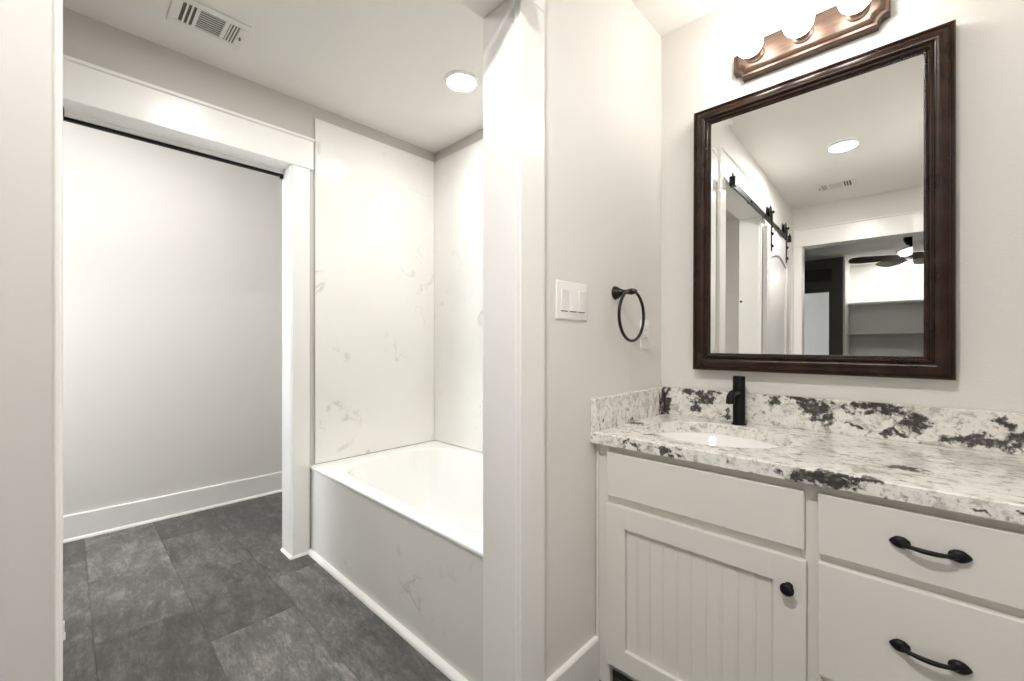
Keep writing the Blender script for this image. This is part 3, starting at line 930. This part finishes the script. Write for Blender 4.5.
# thin edge bead down the leading stile
box(b, DX - 0.0005, DX + 0.002, dY1 - 0.043, dY1 - 0.040, 0.012, 2.012)
obj('door_frame', b, 'door', bd)
b = BM(); box(b, xb + 0.008, DX - 0.010, dY0 + sw_, dY1 - sw_, 0.20, 1.95); obj('panel', b, 'door', bd)
RZ = 2.072; RX = -0.742
for y in (-0.115, -0.665):
    b = BM()
    box(b, DX, DX + 0.005, y - 0.016, y + 0.016, 1.845, 2.02, 0.001, 1)
    box(b, DX + 0.001, DX + 0.009, y - 0.014, y + 0.014, 2.015, RZ + 0.065, 0.001, 1)
    hg = obj('hanger', b, 'iron', bd); hg['label'] = 'black iron strap hanger'
    b = BM(); lathe(b, [(0.030, -0.012), (0.050, -0.011), (0.036, -0.004), (0.036, 0.004), (0.050, 0.011), (0.030, 0.012)], rotmat((1, 0, 0), (RX, y, RZ + 0.0575)), 32); obj('wheel', b, 'iron', hg, 40)
    b = BM()
    for z in (1.88, 1.97, RZ + 0.056): lathe(b, [(0.011, 0), (0.011, 0.008), (0.006, 0.012), (0, 0.013)], rotmat((1, 0, 0), (DX + 0.005 if z < 2 else DX + 0.010, y, z)), 6)
    obj('bolt', b, 'iron', hg)
rl = thing('barn_door_rail', 'black iron barn door rail across the opening header, reflected in mirror', 'rail', (RX, 0.02, RZ))
b = BM(); box(b, RX - 0.004, RX + 0.004, -0.86, 0.83, RZ - 0.020, RZ + 0.020, 0.001, 1); obj('bar', b, 'iron', rl)
for y in (-0.78, -0.40, 0.0, 0.40, 0.76):
    b = BM(); q = XS + 0.026
    lathe(b, [(0.012, 0), (0.012, RX - 0.004 - q), (0.012, RX - 0.004 - q)], rotmat((1, 0, 0), (q, y, RZ)), 16)
    lathe(b, [(0.012, 0), (0.011, 0.006), (0.005, 0.008), (0, 0.008)], rotmat((1, 0, 0), (RX + 0.004, y, RZ)), 6); obj('standoff', b, 'iron', rl)
for y in (0.812, -0.83):
    b = BM(); box(b, RX - 0.010, RX + 0.022, y - 0.018, y + 0.018, RZ - 0.022, RZ + 0.032, 0.002, 1)
    tube(b, [(RX + 0.008, y + (0.012 if y > 0 else -0.012), RZ + 0.03), (RX + 0.008, y + (0.012 if y > 0 else -0.012), RZ + 0.05)], 0.005, 10)
    obj('end_stop', b, 'iron', rl)
# small black latch bolt on the near jamb
lt = BM(); lathe(lt, [(0.008, 0), (0.008, 0.0008), (0.005, 0.0014), (0, 0.0016)], rotmat((0, 1, 0), (-0.897, YO0, 1.475)), 20)
tag(obj('latch_button', lt, 'iron', None, 40), 'tiny black latch button on the door jamb, reflected in the mirror', 'latch')

downlight((-0.17, -4.42, ZC), 'lens_bed', 'lit round recessed light in the bedroom niche ceiling, reflected in the mirror')
# ------------------------------------------------------------------ bedroom beyond the entry, seen in the mirror
BY = -4.0
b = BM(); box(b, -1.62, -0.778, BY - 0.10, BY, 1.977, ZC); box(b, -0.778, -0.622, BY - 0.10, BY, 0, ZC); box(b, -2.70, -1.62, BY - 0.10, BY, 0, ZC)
struct('wall_bedroom', b, 'shadewall', 'unlit grey bedroom wall with the shade in its colour, around a doorway, seen in the mirror', 'wall')
b = BM(); box(b, -2.65, -0.745, BY, BY + 0.05, 2.125, 2.29, 0.004, 1)
trim(b, 'dark brown beam above the bedroom doorway, seen in the mirror', 'beam', 'darkwood')
b = BM(); box(b, -0.622, -0.60, -4.80, BY + 0.006, 0, ZC); box(b, -0.622, 1.72, -4.90, -4.80, 0, ZC); box(b, 1.60, 1.72, -4.80, YE - 0.12, 0, ZC)
struct('wall_niche', b, 'trim', 'white bedroom niche walls behind the ceiling fan, seen in the mirror', 'wall')
# outer wall of bedroom and hall, with an unseen window opening added for daylight
b = BM()
box(b, -2.75, -2.65, -4.35, YE - 0.12, 0, ZC); box(b, -2.75, -2.65, -6.0, -5.35, 0, ZC)
box(b, -2.75, -2.65, -5.35, -4.35, 0, 1.1); box(b, -2.75, -2.65, -5.35, -4.35, 1.6, ZC)
struct('wall_outer', b, 'wall', 'outside wall of the hall with an unseen window opening added for daylight', 'wall')
b = BM(); box(b, -2.75, -0.622, -5.80, -5.70, 0, ZC); box(b, -0.622, -0.60, -5.8, -4.80, 0, ZC)
struct('wall_hall', b, 'wall', 'pale hall wall seen through the bedroom doorway in the mirror', 'wall')
for z, lab in ((1.815, 'upper long shelf'), (1.385, 'lower long shelf')):
    b = BM(); box(b, -0.599, 1.599, -4.799, -4.40, z, z + 0.022, 0.001, 1)
    tag(obj('closet_shelf', b, 'trim'), lab + ' in the bedroom niche, reflected in the mirror', 'shelf', 'long white niche shelves')

FC = Vector((0.055, -3.2, 2.22))
fan = thing('ceiling_fan', 'dark five-blade ceiling fan with lit shades, reflected in the mirror', 'ceiling fan', (FC.x, FC.y, ZC))
b = BM(); T = Matrix.Translation(FC)
lathe(b, [(0.012, 0.03), (0.012, 0.13), (0.04, 0.14), (0.062, 0.185), (0.066, 0.225), (0, 0.225)], T, 28); obj('canopy', b, 'black', fan, 40)
b = BM(); lathe(b, [(0.03, -0.045), (0.06, -0.036), (0.085, -0.012), (0.085, 0.016), (0.05, 0.036), (0, 0.038)], T, 32); obj('motor_housing', b, 'black', fan, 40)
for k in range(5):
    a = math.radians(168 + 72 * k)
    m = Matrix.Translation(FC) @ Matrix.Rotation(a, 4, 'Z') @ Matrix.Rotation(math.radians(-17), 4, 'X')
    q = bmesh.new()
    out = [(0.10, -0.04), (0.20, -0.065), (0.45, -0.076), (0.53, -0.066), (0.558, -0.04), (0.565, 0), (0.558, 0.04), (0.53, 0.066), (0.45, 0.076), (0.20, 0.065), (0.10, 0.04)]
    prism(q, out, 'z', -0.005, 0.005)
    b = BM(); join(b, q, m); obj('blade', b, 'fanblade', fan)
for k in range(3):
    a = math.radians(30 + 120 * k)
    d = Vector((math.cos(a) * 0.7, math.sin(a) * 0.7, -0.75)).normalized()
    b = BM(); lathe(b, [(0.015, 0.0), (0.024, 0.015), (0.036, 0.05), (0.04, 0.07), (0.02, 0.075), (0, 0.075)], rotmat(d, FC + Vector((0, 0, -0.045)) + d * 0.03), 24)
    obj('light_shade', b, 'fanlight', fan, 40)['label'] = 'lit white glass shade'
